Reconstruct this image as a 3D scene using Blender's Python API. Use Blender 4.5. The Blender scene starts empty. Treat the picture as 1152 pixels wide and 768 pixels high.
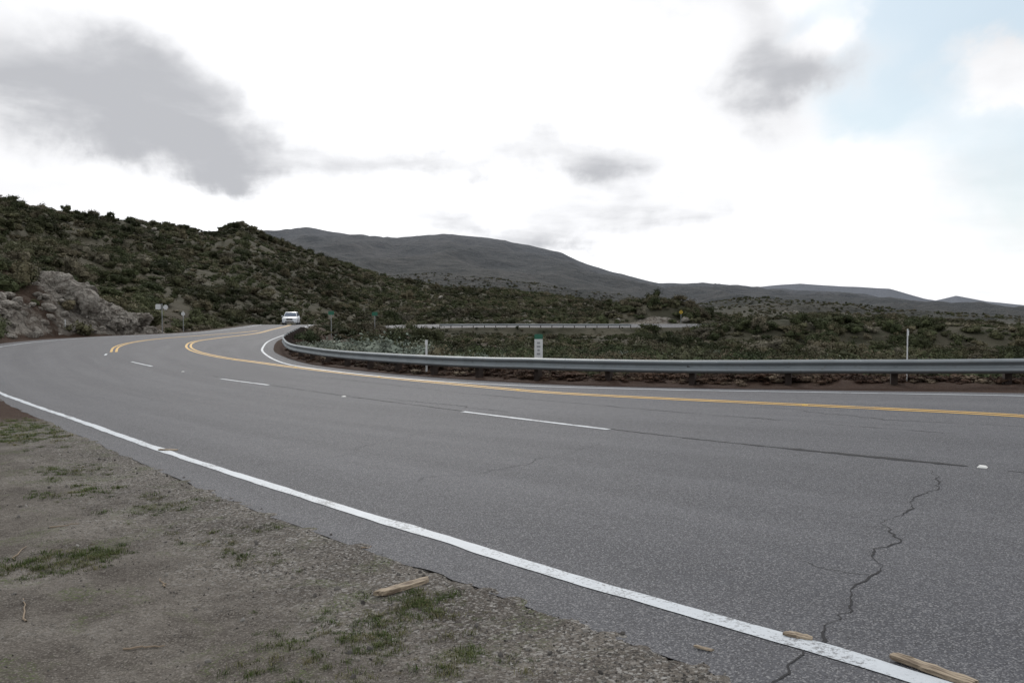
import bpy, bmesh, math, random
import numpy as np
from mathutils import Vector, kdtree, noise as mnoise
random.seed(4); rng=np.random.default_rng(7)
scene=bpy.context.scene
COL=scene.collection

# ---------------------------------------------------------------- helpers
def sst(a,b,x):
    t=np.clip((x-a)/(b-a),0,1); return t*t*(3-2*t)
def _h(ix,iy,s):
    n=(ix.astype(np.int64)*374761393+iy.astype(np.int64)*668265263+s*982451653)&0xffffffff
    n=((n^(n>>13))*1274126177)&0xffffffff
    n=(n^(n>>16))&0xffffffff
    return n/4294967295.0
def vn(x,y,s=0):
    ix=np.floor(x);iy=np.floor(y);fx=x-ix;fy=y-iy
    fx=fx*fx*(3-2*fx);fy=fy*fy*(3-2*fy)
    a=_h(ix,iy,s);b=_h(ix+1,iy,s);c=_h(ix,iy+1,s);d=_h(ix+1,iy+1,s)
    return (a+(b-a)*fx)+((c+(d-c)*fx)-(a+(b-a)*fx))*fy
def fbm(x,y,sc,oct=4,s=0):
    r=0;a=1;t=0
    for i in range(oct):
        r=r+a*(vn(x/sc+17.3*i,y/sc-9.1*i,s+i)*2-1);t+=a;a*=.5;sc=sc/2.03
    return r/t
def zr(x,y):
    x=np.asarray(x,float);y=np.asarray(y,float)
    t=np.clip((y-20)/40,0,1);w=1-t*t*(3-2*t)
    h=np.interp(y,[-40,0,20,35,50,70,106,120,135,150,160,175],[-.8,0,.4,.55,.55,.42,.12,.5,1.1,1.45,.85,.85])
    return 0.02*np.clip(x,-30,30)*w-h
def catmull(P,sub=16):
    P=[np.array(p,float) for p in P]
    Q=[2*P[0]-P[1]]+P+[2*P[-1]-P[-2]]
    out=[]
    for i in range(1,len(Q)-2):
        a,b,c,d=Q[i-1:i+3]
        for k in range(sub):
            t=k/sub
            out.append(.5*((2*b)+(c-a)*t+(2*a-5*b+4*c-d)*t*t+(3*b-a-3*c+d)*t**3))
    out.append(P[-1]);return np.array(out)
def resample(P,step):
    P=np.asarray(P,float)
    d=np.r_[0,np.cumsum(np.hypot(*(P[1:]-P[:-1]).T))]
    n=max(2,int(d[-1]/step)+1);s=np.linspace(0,d[-1],n)
    return np.c_[np.interp(s,d,P[:,0]),np.interp(s,d,P[:,1])]
def mesh_obj(name,verts,faces,mat=None,parent=None,smooth=False,link=True):
    me=bpy.data.meshes.new(name);me.from_pydata([tuple(v) for v in verts],[],[tuple(f) for f in faces]);me.update()
    ob=bpy.data.objects.new(name,me)
    if link: COL.objects.link(ob)
    if mat: me.materials.append(mat)
    if smooth: me.polygons.foreach_set('use_smooth',[True]*len(me.polygons))
    if parent: ob.parent=parent
    return ob
def empty(name,loc=(0,0,0),rz=0):
    e=bpy.data.objects.new(name,None);COL.objects.link(e);e.location=loc;e.rotation_euler=(0,0,rz);e.empty_display_size=.2;return e
class NT:
    def __init__(s,tree): s.t=tree;s.n=tree.nodes;s.l=tree.links
    def new(s,ty,**k):
        n=s.n.new(ty)
        for a,b in k.items(): setattr(n,a,b)
        return n
    def put(s,sock,v):
        if isinstance(v,bpy.types.NodeSocket): s.l.new(v,sock)
        elif v is not None: sock.default_value=v
    def M(s,op,a,b=None,c=None,clamp=False):
        n=s.new('ShaderNodeMath',operation=op,use_clamp=clamp)
        s.put(n.inputs[0],a);s.put(n.inputs[1],b)
        if c is not None:s.put(n.inputs[2],c)
        return n.outputs[0]
    def mix(s,f,a,b):
        n=s.new('ShaderNodeMix',data_type='RGBA')
        s.put(n.inputs[0],f)
        for i,v in ((6,a),(7,b)):
            if isinstance(v,(tuple,list)): v=tuple(v)+(1,) if len(v)==3 else tuple(v)
            s.put(n.inputs[i],v)
        return n.outputs[2]
    def noise(s,vec,sc,det=4,rough=.55,dist=0):
        n=s.new('ShaderNodeTexNoise');s.put(n.inputs['Vector'],vec)
        n.inputs['Scale'].default_value=sc;n.inputs['Detail'].default_value=det;n.inputs['Roughness'].default_value=rough;n.inputs['Distortion'].default_value=dist
        return n.outputs[0]
    def vor(s,vec,sc,feature='F1',out=0):
        n=s.new('ShaderNodeTexVoronoi',feature=feature);s.put(n.inputs['Vector'],vec);n.inputs['Scale'].default_value=sc
        return n.outputs[out]
    def ss(s,a,b,v):
        n=s.new('ShaderNodeMapRange',interpolation_type='SMOOTHSTEP');s.put(n.inputs[0],v)
        n.inputs[1].default_value=a;n.inputs[2].default_value=b;return n.outputs[0]
    def attr(s,name):
        return s.new('ShaderNodeAttribute',attribute_name=name)
    def bump(s,h,st,dist):
        n=s.new('ShaderNodeBump');s.put(n.inputs['Height'],h);n.inputs['Strength'].default_value=st;n.inputs['Distance'].default_value=dist;return n.outputs[0]
def mat(name):
    m=bpy.data.materials.new(name);m.use_nodes=True;nt=NT(m.node_tree)
    b=m.node_tree.nodes['Principled BSDF'];return m,nt,b
def simple(name,col,rough=.6,metal=0,var=.15,sc=8,spec=.4):
    m,n,b=mat(name);g=n.new('ShaderNodeNewGeometry').outputs['Position']
    f=n.noise(g,sc,4)
    c=n.mix(f,tuple(max(0,v*(1-var)) for v in col),tuple(min(1,v*(1+var)) for v in col))
    n.put(b.inputs['Base Color'],c);b.inputs['Roughness'].default_value=rough;b.inputs['Metallic'].default_value=metal
    b.inputs['Specular IOR Level'].default_value=spec
    return m

# ---------------------------------------------------------------- road layout (metres, measured in the place)
PAIR=[((14.5,-16.5),(36,-10)),((7.5,-5.5),(28,1)),((3,.9),(20,9.5)),((.97,3.64),(14.2,14.9)),((-.43,5.26),(10.9,17.4)),
((-2.83,8),(6.9,19.4)),((-6.52,12.68),(0.75,22.9)),((-13.11,21.09),(-5.4,30.2)),((-18.5,28.5),(-9.3,36.6)),((-27,41),(-12.7,44.4)),
((-33,51.5),(-14.7,51)),((-34.3,59),(-16,56)),((-34,64),(-17,60.5)),((-32.7,69),(-18.1,67)),((-30.6,73.5),(-19.5,73)),((-30.0,80),(-20.4,79)),
((-31.5,95),(-23,94)),((-34,112),(-25.5,108)),((-35.5,128),(-26,122)),((-33,143),(-24.5,134)),((-25,155),(-19,146)),((-10,160),(-8,151)),
((8,160.5),(8,151)),((24,160),(22,151)),((40,160),(40,151.5)),((62,158),(60,149))]
NE=catmull([p[0] for p in PAIR],40);FE=catmull([p[1] for p in PAIR],40)
dN=np.r_[0,np.cumsum(np.hypot(*(NE[1:]-NE[:-1]).T))]
NEr=NE.copy(); 
nrm=np.gradient(NE,axis=0);nrm=np.c_[nrm[:,1],-nrm[:,0]]/np.hypot(nrm[:,0],nrm[:,1])[:,None]
NEr+=nrm*(fbm(dN,dN*0,.35,4,3)*.05)[:,None]
K=14
V=[];F=[];UV=[]
for i in range(len(NE)):
    for k in range(K+1):
        t=k/K;p=NEr[i]*(1-t)+FE[i]*t;V.append((p[0],p[1],float(zr(p[0],p[1]))));UV.append((t*11,dN[i]))
for i in range(len(NE)-1):
    for k in range(K):
        a=i*(K+1)+k;F.append((a,a+1,a+K+2,a+K+1))
m_as,n,b=mat('asphalt')
g=n.new('ShaderNodeNewGeometry').outputs['Position']
uvn=n.new('ShaderNodeUVMap').outputs[0]
mp=n.new('ShaderNodeMapping');n.l.new(uvn,mp.inputs[0]);mp.inputs['Scale'].default_value=(1.0,.035,1)
streak=n.noise(mp.outputs[0],1.4,4,.6)
fine=n.noise(g,90,3,.8);agg=n.vor(g,125,out=1);big=n.noise(g,.35,4);mid=n.noise(g,3.0,5,.65)
sep=n.new('ShaderNodeSeparateColor');n.l.new(agg,sep.inputs[0])
c=n.mix(n.ss(.3,.72,streak),(.046,.048,.058),(.086,.088,.100))
c=n.mix(n.M('MULTIPLY',n.ss(.35,.7,big),.4),c,(.070,.071,.079))
c=n.mix(n.M('MULTIPLY',n.ss(.48,.72,mid),.5),c,(.038,.039,.046))
c=n.mix(n.M('MULTIPLY',n.ss(.55,.95,sep.outputs[0]),.6),c,(.27,.27,.275))
c=n.mix(n.M('MULTIPLY',n.ss(.45,.1,sep.outputs[1]),.75),c,(.018,.018,.022))
c=n.mix(n.M('MULTIPLY',n.ss(.5,.8,fine),.3),c,(.16,.16,.17))
n.put(b.inputs['Base Color'],c);b.inputs['Roughness'].default_value=.78;b.inputs['Specular IOR Level'].default_value=.36
n.put(b.inputs['Normal'],n.bump(n.M('ADD',fine,n.M('MULTIPLY',sep.outputs[0],.6)),.6,.005))
road=mesh_obj('road',V,F,m_as,smooth=True)
uvl=road.data.uv_layers.new(name='UVMap')
li=np.empty(len(road.data.loops),int);road.data.loops.foreach_get('vertex_index',li)
uvl.data.foreach_set('uv',np.array(UV)[li].ravel())

def ribbon(name,P,w,m,off=.005,step=.4,wn=0,parent=None):
    P=resample(P,step);t=np.gradient(P,axis=0);t/=np.hypot(t[:,0],t[:,1])[:,None];nn=np.c_[-t[:,1],t[:,0]]
    s=np.arange(len(P))*step
    wl=w/2+wn*fbm(s,s*0,.5,3,1);wr=w/2+wn*fbm(s,s*0+5,.5,3,2)
    V=[];F=[]
    for i in range(len(P)):
        for a in (nn[i]*wl[i],nn[i]*0,-nn[i]*wr[i]):
            q=P[i]+a;V.append((q[0],q[1],float(zr(*q))+off))
    for i in range(len(P)-1):
        for k in (0,1):
            a=i*3+k;F.append((a,a+1,a+4,a+3))
    return mesh_obj(name,V,F,m,parent=parent)
def paint(name,col,wear):
    m,n,b=mat(name);g=n.new('ShaderNodeNewGeometry').outputs['Position']
    f=n.noise(g,38,5,.8);f2=n.noise(g,1.8,4,.6);ch=n.M('ADD',f,n.M('MULTIPLY',f2,.6))
    k=n.ss(wear,wear+.12,ch)
    c=n.mix(n.noise(g,5,5,.7),tuple(v*.72 for v in col),col)
    c=n.mix(n.M('MULTIPLY',k,.85),c,(.10,.10,.105))
    n.put(b.inputs['Base Color'],c);b.inputs['Roughness'].default_value=.6
    n.put(b.inputs['Normal'],n.bump(f,.3,.004));return m
m_wh=paint('white_road_paint',(.56,.60,.64),.83);m_ye=paint('yellow_road_paint',(.64,.37,.05),.86)
NL=catmull([(14.2,-14.5),(8.0,-4.6),(3.6,1.3),(1.83,3.6),(1.3,4.2),(1.07,4.44),(.41,5.16),(-.51,6.24),(-2.03,8.0),(-4.86,11.4),(-8.04,15.4),(-11.6,19.8),(-16.71,26.3),(-24.5,38),(-30.6,48),(-32.3,54),(-32.75,59),(-32.5,64),(-31.3,68.6),(-29.4,72.4),(-28.8,79),(-30.4,95),(-32.8,111),(-34,127)])
ribbon('edge_line',NL,.13,m_wh,.005,.04,.022)
FL2=catmull([(27,-1.5),(18.5,9.3),(13.5,14.4),(10.62,16.7),(8.39,17.9),(6.66,18.8),(3.7,20.3),(.5,22.2),(-2.4,24.86),(-6.3,30.1),(-10.0,36.2),(-13.3,44.29),(-15.3,50.81),(-17.6,60.52),(-20.84,78.76),(-23.6,94.08),(-26.1,108),(-26.8,121)])
ribbon('edge_line',FL2,.12,m_wh,.005,.3,.005)
YL=catmull([(24,-8),(16,3),(11.5,9.5),(8.31,13.37),(6.79,14.85),(4.88,16.5),(2.49,18.58),(.53,20.58),(-1.95,23.8),(-5.41,28.54),(-10.71,36.04),(-14.34,40.84),(-17.78,46.39),(-20.36,51.98),(-22.06,57.6),(-22.6,63.87),(-22.9,73.96),(-24.6,84.25),(-26.8,98),(-29.2,111),(-30.5,127)],24)
def offset(P,d):
    t=np.gradient(P,axis=0);t/=np.hypot(t[:,0],t[:,1])[:,None];return P+np.c_[-t[:,1],t[:,0]]*d
ribbon('centre_line',offset(YL,.13),.13,m_ye,.005,.1,.012);ribbon('centre_line',offset(YL,-.13),.13,m_ye,.005,.1,.012)
Y2=catmull([(-22.2,46),(-24.4,51),(-25.8,56),(-26.5,62),(-26.0,68),(-25.2,75),(-25.1,82)])
ribbon('centre_line',offset(Y2,.13),.13,m_ye,.005,.3,.006);ribbon('centre_line',offset(Y2,-.13),.13,m_ye,.005,.3,.006)
for a in ([(12.5,-1.2),(10,1.9)],[(1.49,12.7),(-.95,15.9)],[(-7.2,24.4),(-9.7,27.5)],[(-15.4,35.3),(-17.7,38.4)],[(-21.3,43.2),(-21.9,44.6)]):
    ribbon('lane_line',np.array(a),.11,m_wh,.005,.05,.02)
m_cr=simple('crack_tar',(.014,.014,.016),.9,0,.3)
def crack(pts,w,jag,seed,step=.025,taper=False):
    P=resample(np.array(pts,float),step);s=np.arange(len(P))*step
    t=np.gradient(P,axis=0);t/=np.hypot(t[:,0],t[:,1])[:,None];nn=np.c_[-t[:,1],t[:,0]]
    zig=np.abs(((s/.19+fbm(s,s*0,.4,2,seed+5)*2)%2)-1)-.5
    P=P+nn*(fbm(s,s*0,.45,2,seed)*jag*.8+zig*jag*.28+fbm(s,s*0,.07,2,seed+3)*.018)[:,None]
    V=[];F=[];ww=w*np.clip(.9+1.3*fbm(s,s*0+3,.3,4,seed+9),.35,1.8)
    if taper: ww=ww*np.interp(s/s[-1],[0,.6,.93,1],[.15,.8,1,.2])
    for i,p in enumerate(P):
        for sg in (-1,1):
            q=p+nn[i]*sg*ww[i]/2;V.append((q[0],q[1],float(zr(*q))+.0035))
    for i in range(len(P)-1): a=2*i;F.append((a,a+1,a+3,a+2))
    return mesh_obj('pavement_crack',V,F,m_cr)
crack([(4.46,8.66),(4.1,8.0),(3.55,7.2),(2.95,6.42),(2.6,5.68),(2.02,4.84),(1.6,4.25),(1.42,4.0),(1.2,3.62),(.9,3.2)],.0125,.12,5)
crack([(3.3,6.9),(3.05,6.9),(2.75,6.75)],.004,.05,8)
crack([(2.25,5.15),(2.0,5.3),(1.9,5.6)],.004,.05,9)
crack([(2.4,11.6),(3.0,10.95),(3.9,10.0),(4.95,8.92)],.15,.02,12,.025,True)
crack([(-12,30.9),(-7,24.2),(-.95,16.0),(1.55,12.75),(2.6,11.4)],.026,.04,13,.06)
crack([(5.2,8.6),(6.5,7.0),(10,2.6)],.03,.05,14)
crack([(-3,19.5),(0,15.6)],.018,.15,15)
crack([(-1.6,12.6),(-2.3,10.5),(-4.0,9.2)],.005,.2,18)
crack([(7.5,12),(6,13.2),(4.8,15.8)],.016,.2,19)
crack([(1.2,11.2),(0.2,9.6),(-1.0,8.7)],.005,.2,20)
crack([(6.2,11.4),(2.8,15.3),(-1,20.2),(-6,27)],.018,.05,24,.06)
m_rpm=simple('marker_ceramic',(.75,.75,.72),.4)
def rpm(x,y,rz=0.9,m=m_rpm):
    bm=bmesh.new();bmesh.ops.create_cube(bm,size=1)
    for v in bm.verts:
        s=.6 if v.co.z>0 else 1
        v.co=Vector((v.co.x*.1*s,v.co.y*.1*s,v.co.z*.022))
    bmesh.ops.bevel(bm,geom=bm.edges[:],offset=.004,segments=2,affect='EDGES')
    me=bpy.data.meshes.new('pavement_marker');bm.to_mesh(me);bm.free();me.materials.append(m)
    o=bpy.data.objects.new('pavement_marker',me);COL.objects.link(o);o.location=(x,y,float(zr(x,y))+.011);o.rotation_euler=(0,0,rz)
rpm(5.05,8.82);rpm(-4.1,20.1);rpm(-12.6,31.6)
m_rpy=simple('marker_yellow',(.6,.4,.08),.4)
YLr=resample(YL,7.3)
for p in YLr[1:9]: rpm(p[0],p[1],.9,m_rpy)

# ---------------------------------------------------------------- terrain
BN=resample(NE,.25);BF=resample(FE,.25);BD=np.vstack([BN,BF])
kd=kdtree.KDTree(len(BD))
for i,p in enumerate(BD): kd.insert((p[0],p[1],0),i)
kd.balance()
POLY=np.vstack([resample(NE,1.0),resample(FE,1.0)[::-1]])
def inside(x,y):
    r=np.zeros(len(x),bool);n_=len(POLY)
    for i in range(n_):
        x1,y1=POLY[i];x2,y2=POLY[(i+1)%n_]
        if y1==y2: continue
        c=((y1>y)!=(y2>y))
        if not c.any(): continue
        xi=(x2-x1)*(y-y1)/(y2-y1)+x1
        r^=c&(x<xi)
    return r
PA=([-2400,-300,0,100,200,243,270,300,330,360,420,500,560,640,700,790,850,950],[180,200,225,242,257,263,253,266,279,288,307,323,330,336,342,351,361,382])
RA=([-2400,0,270,500,850],[150,240,380,450,550]);R0=([-2400,0,100,200,300,400,850],[30,50,62,85,122,168,210])
LAY=[
 (([-2400,200,315,345,400,440,500,560,620,660,700,740,800,850,950,1060,1200],[300,262,260,258,263,267,265,271,283,295,304,316,321,325,332,342,375]),3200,900,.2,45),
 (([-2400,700,800,870,900,950,1000,1040,1080,1200,2400],[345,345,328,321,319,322,324,335,341,346,350]),7500,3800,.1,20),
 (([-2400,1000,1045,1075,1110,1152,1300,2400],[350,346,339,332,339,343,338,348]),12500,9000,.05,15),
 (([-2400,650,720,790,840,900,960,1050,1152,1300,1500],[380,356,347,341,336,339,344,351,358,363,366]),1250,420,.08,12),
 (([-2400,700,850,950,1000,1060,1100,1152,1250,2400],[380,350,340,338,336,340,339,344,348,343]),2400,1300,.08,28),
 (([-2400,780,850,930,1000,1080,1152,1250,1500,2400],[395,372,358,352,354,360,367,372,370,376]),560,170,.1,4)]
def terr(x,y,full=False):
    x=np.asarray(x,float);y=np.asarray(y,float)
    r=np.hypot(x,y);az=np.clip(np.arctan2(x,y),-1.2,1.2);px=576+930*np.tan(az);ca=np.cos(az)
    base=np.interp(r,[0,20,35,60,110,170,300,1000,3000,14000],[0,-.6,-1.5,-2.4,-2.9,-2.6,-6.0,-16,-40,-90])
    base=base-np.interp(px,[700,1152],[0,1])*np.interp(r,[30,80,250],[0,1.5,4])
    base=base+fbm(x,y,45,4,21)*np.interp(r,[25,60,300],[0,.6,1.6])+fbm(x,y,260,4,22)*np.interp(r,[200,900],[0,5])
    z=zr(x,np.clip(y,-40,60))*(1-sst(18,36,r))+base*sst(18,36,r)
    def lay(prof,R,r0,drop,rid,pw,seed):
        crest=1.6+(350-np.interp(px,*prof))/930*R*ca
        t=np.clip((r-r0)/(R-r0),0,1)
        a=z0+(crest-z0)*t**pw-np.maximum(r-R,0)*drop
        rd=1-np.abs(fbm(x,y,R*.14,5,seed))*3.0
        return a+rid*(rd-.35)*np.clip(t*1.3,0,1)*(1-.75*t**6)
    z0=base
    A=lay(PA,np.interp(px,*RA),np.interp(px,*R0),.12,3.5,1.05,31)+fbm(x,y,40,4,5)*1.4*sst(60,200,r)
    z=np.maximum(z,A)
    for i,(pf,R,r0,dr,rd) in enumerate(LAY):
        zz=lay(pf,R,r0,dr,rd,1.15,50+i*7);z=np.maximum(z,zz)
    q=np.hypot((x-31)/13,(y-176)/12);z=z+6.3*np.exp(-q*q)*(1+.2*fbm(x,y,6,3,8))
    q=np.hypot((x+15)/6,(y-92)/12);z=z+1.5*np.exp(-q*q)
    z=z+(3.6+fbm(x,y,9,3,19)*1.2)*sst(27,38,x)*(1-sst(75,110,x))*np.exp(-((y-136)/9.0)**2)
    rock=np.zeros_like(x);sd=np.full_like(x,50.0)
    m=(x>-75)&(x<80)&(y>-25)&(y<185)
    idx=np.nonzero(m)[0]
    if len(idx):
        xs=x[idx];ys=y[idx];D=np.empty(len(idx));N=np.empty(len(idx),int)
        f=kd.find
        for k in range(len(idx)):
            c,i,d=f((xs[k],ys[k],0));D[k]=d;N[k]=i
        ins=inside(xs,ys);s=np.where(ins,-D,D);sd[idx]=s
        zb=zr(BD[N,0],BD[N,1]);zin=zr(xs,ys)
        rr=np.hypot(xs,ys)
        left=(N<len(BN))
        wd=np.where(left,np.where(ys>120,5,3.0),3.5)
        near=np.where(ins,zin,np.where(rr<16,zin,zb))
        bl=sst(.4,1.,D/wd*1.0)*(~ins)
        zz=near*(1-bl)+z[idx]*bl
        mk=sst(37,49,ys)*(1-sst(76,90,ys))*left*(~ins)
        nz=fbm(xs,ys,5,4,77);n2=fbm(xs,ys,1.3,4,78);n3=fbm(xs,ys,9,2,79)
        cut=sst(1.8+nz*1.0,4.2+nz*1.6,D)*mk
        peak=1+.5*np.exp(-(((xs+38.5)/3.5)**2+((ys-71)/5)**2))
        zz=zz+cut*(1.55+1.1*nz)*peak+cut*(1-sst(5,11,D))*n2*.6
        rk=sst(1.4,2.6,D)*(1-sst(4.5+nz*4,7.+nz*4,D))*mk*np.clip(.6+2.2*n3,0,1)
        mk2=np.exp(-((xs-29)/7)**2)*left*(~ins)*(ys>155)
        rk=np.maximum(rk,mk2*sst(1,2,D)*(1-sst(4,7,D))*.85)
        rock[idx]=np.clip(rk,0,1)
        zz=zz+(~left)*(~ins)*(ys<90)*.10*np.exp(-((D-1.5)/.6)**2)*(1+fbm(xs,ys,1.2,3,83))
        rag=fbm(xs,ys,.22,4,90)*.016*(rr<30)
        zz=zz+np.where(ins,-.05*sst(.07,.2,D)-.002,+.002)+rag*(1-sst(.15,.5,D))
        z[idx]=zz
    near=(r<26)
    out=sst(.05,.8,sd)*near
    z=z+out*(fbm(x,y,.9,4,61)*.05+fbm(x,y,.16,3,62)*.02-.03*sst(.8,2.5,sd)*(x<4))
    if full: return z,rock,sd
    return z
rad=np.r_[np.geomspace(.05,2.4,18)[:-1],np.linspace(2.4,13,330)[:-1],np.geomspace(13,14500,460)]
az=np.r_[np.arange(-180,-76,3.0),np.arange(-76,-43,.7),np.linspace(-43,43,640),np.arange(43.6,76,.7),np.arange(77,180,3.0)]
az=np.radians(az)
RR,AA=np.meshgrid(rad,az,indexing='ij')
X=(RR*np.sin(AA)).ravel();Y=(RR*np.cos(AA)).ravel()
Z,ROCK,SD=terr(X,Y,True)
nr,na=RR.shape
me=bpy.data.meshes.new('ground')
me.vertices.add(nr*na);me.vertices.foreach_set('co',np.c_[X,Y,Z].ravel())
I,J=np.meshgrid(np.arange(nr-1),np.arange(na),indexing='ij');J2=(J+1)%na
Q=np.stack([I*na+J,(I+1)*na+J,(I+1)*na+J2,I*na+J2],-1).reshape(-1,4)[:, ::-1]
me.loops.add(Q.size);me.loops.foreach_set('vertex_index',Q.ravel().astype(np.int32))
me.polygons.add(len(Q));me.polygons.foreach_set('loop_start',np.arange(0,Q.size,4,dtype=np.int32));me.polygons.foreach_set('loop_total',np.full(len(Q),4,dtype=np.int32))
me.polygons.foreach_set('use_smooth',np.ones(len(Q),bool))
me.update(calc_edges=True);me.validate()
for nm,arr in (('rock',ROCK),('sd',SD)):
    a=me.attributes.new(nm,'FLOAT','POINT');a.data.foreach_set('value',arr.astype(np.float32))
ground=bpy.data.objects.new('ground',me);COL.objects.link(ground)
m_gr,n,b=mat('ground_dirt_brush_painted_haze')
g=n.new('ShaderNodeNewGeometry').outputs['Position']
ln=n.new('ShaderNodeVectorMath',operation='LENGTH');n.l.new(g,ln.inputs[0]);dist=ln.outputs['Value']
sdA=n.attr('sd').outputs['Fac'];rkA=n.attr('rock').outputs['Fac']
d1=n.noise(g,1.2,5,.6);d2=n.noise(g,16,4,.7);vc=n.vor(g,60,out=1);vs=n.new('ShaderNodeSeparateColor');n.l.new(vc,vs.inputs[0])
v2=n.vor(g,130,out=1);vs2=n.new('ShaderNodeSeparateColor');n.l.new(v2,vs2.inputs[0])
dirt=n.mix(n.ss(.35,.65,d1),(.080,.070,.061),(.165,.149,.130))
dirt=n.mix(n.M('MULTIPLY',n.ss(.45,.75,d2),.6),dirt,(.05,.042,.034))
gf=n.M('ADD',n.M('MULTIPLY',n.ss(1.6,.1,sdA),.85),n.M('MULTIPLY',n.ss(.45,.65,d1),.4))
dirt=n.mix(n.M('MULTIPLY',n.ss(.6,.9,vs.outputs[0]),gf),dirt,(.29,.28,.265))
dirt=n.mix(n.M('MULTIPLY',n.ss(.42,.1,vs.outputs[1]),n.M('MULTIPLY',gf,.9)),dirt,(.035,.033,.031))
dirt=n.mix(n.M('MULTIPLY',n.ss(.6,.95,vs2.outputs[0]),.5),dirt,(.26,.24,.215))
dirt=n.mix(n.M('MULTIPLY',n.ss(.35,.05,vs2.outputs[1]),.5),dirt,(.04,.035,.03))
g3=n.noise(g,1.7,5,.65,.6)
gr=n.M('MULTIPLY',n.ss(.52,.64,g3),n.ss(.46,.60,n.noise(g,55,3,.7)))
dirt=n.mix(n.M('MULTIPLY',gr,.65),dirt,(.075,.100,.032))
duff=n.mix(n.noise(g,3,5,.7),(.022,.013,.010),(.068,.040,.028))
duff=n.mix(n.M('MULTIPLY',n.ss(.7,.95,vs.outputs[0]),.4),duff,(.14,.115,.095))
nearf=n.ss(17.,19.5,dist)
c=n.mix(nearf,dirt,duff)
b1=n.noise(g,.12,5,.65);b2=n.noise(g,.02,5,.6);bv=n.vor(g,.28)
br=n.mix(n.ss(.35,.65,b1),(.025,.027,.016),(.058,.054,.036))
br=n.mix(n.M('MULTIPLY',n.ss(.45,.65,b2),.5),br,(.075,.066,.046))
br=n.mix(n.M('MULTIPLY',n.ss(.25,.6,bv),.35),br,(.10,.09,.068))
c=n.mix(n.ss(60,140,dist),c,br)
f1=n.noise(g,.006,6,.65);f2=n.noise(g,.03,6,.75)
fr=n.mix(n.ss(.35,.65,f1),(.046,.048,.040),(.098,.092,.078))
fr=n.mix(n.M('MULTIPLY',n.ss(.45,.62,f2),.75),fr,(.032,.035,.030))
fr=n.mix(n.M('MULTIPLY',n.ss(.66,.76,n.noise(g,.06,4,.75)),.5),fr,(.19,.175,.155))
c=n.mix(n.ss(500,1300,dist),c,fr)
c=n.mix(n.M('MULTIPLY',n.ss(200,5200,dist),1.0,None,True),c,(.195,.212,.245))  # aerial haze painted into the base colour, bluish and stronger with distance
r1=n.noise(g,.9,6,.7,.8);r2=n.noise(g,3.5,5,.7)
rk=n.mix(n.ss(.36,.6,r1),(.11,.09,.072),(.32,.295,.26))
rk=n.mix(n.M('MULTIPLY',n.ss(.5,.66,r2),.8),rk,(.05,.042,.034))
c=n.mix(n.ss(.3,.6,n.M('MULTIPLY',rkA,n.M('ADD',.45,n.M('MULTIPLY',r1,1.0)))),c,rk)
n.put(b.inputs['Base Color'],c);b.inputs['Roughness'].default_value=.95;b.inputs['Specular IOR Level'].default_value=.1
hb=n.M('ADD',n.M('MULTIPLY',d2,.026),n.M('MULTIPLY',vs.outputs[0],.007))
hb=n.M('ADD',hb,n.M('MULTIPLY',n.ss(40,100,dist),n.M('MULTIPLY',b1,1.5)))
hb=n.M('ADD',hb,n.M('MULTIPLY',n.ss(600,1500,dist),n.M('MULTIPLY',n.noise(g,.012,7,.7),85)))
hb=n.M('ADD',hb,n.M('MULTIPLY',rkA,n.M('MULTIPLY',r2,.9)))
n.put(b.inputs['Normal'],n.bump(hb,1,1))
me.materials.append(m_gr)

# ---------------------------------------------------------------- instancing
def scatter(name,pts,scl,rot,objs):
    col=bpy.data.collections.new(name+'_variants')
    for o in objs: col.objects.link(o)
    me=bpy.data.meshes.new(name);me.from_pydata([tuple(p) for p in pts],[],[])
    for nm,a in (('scl',scl),('rot',rot)):
        at=me.attributes.new(nm,'FLOAT_VECTOR','POINT');at.data.foreach_set('vector',np.asarray(a,np.float32).ravel())
    ob=bpy.data.objects.new(name,me);COL.objects.link(ob)
    gn=bpy.data.node_groups.new(name+'_gn','GeometryNodeTree')
    gn.interface.new_socket('Geometry',in_out='INPUT',socket_type='NodeSocketGeometry')
    gn.interface.new_socket('Geometry',in_out='OUTPUT',socket_type='NodeSocketGeometry')
    N=gn.nodes;L=gn.links
    gi=N.new('NodeGroupInput');go=N.new('NodeGroupOutput');ip=N.new('GeometryNodeInstanceOnPoints')
    ci=N.new('GeometryNodeCollectionInfo');ci.inputs['Collection'].default_value=col;ci.inputs['Separate Children'].default_value=True;ci.inputs['Reset Children'].default_value=True
    a1=N.new('GeometryNodeInputNamedAttribute');a1.data_type='FLOAT_VECTOR';a1.inputs['Name'].default_value='scl'
    a2=N.new('GeometryNodeInputNamedAttribute');a2.data_type='FLOAT_VECTOR';a2.inputs['Name'].default_value='rot'
    L.new(gi.outputs[0],ip.inputs['Points']);L.new(ci.outputs[0],ip.inputs['Instance']);ip.inputs['Pick Instance'].default_value=True
    L.new(a1.outputs['Attribute'],ip.inputs['Scale']);L.new(a2.outputs['Attribute'],ip.inputs['Rotation']);L.new(ip.outputs[0],go.inputs[0])
    md=ob.modifiers.new('scatter','NODES');md.node_group=gn
    return ob
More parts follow.
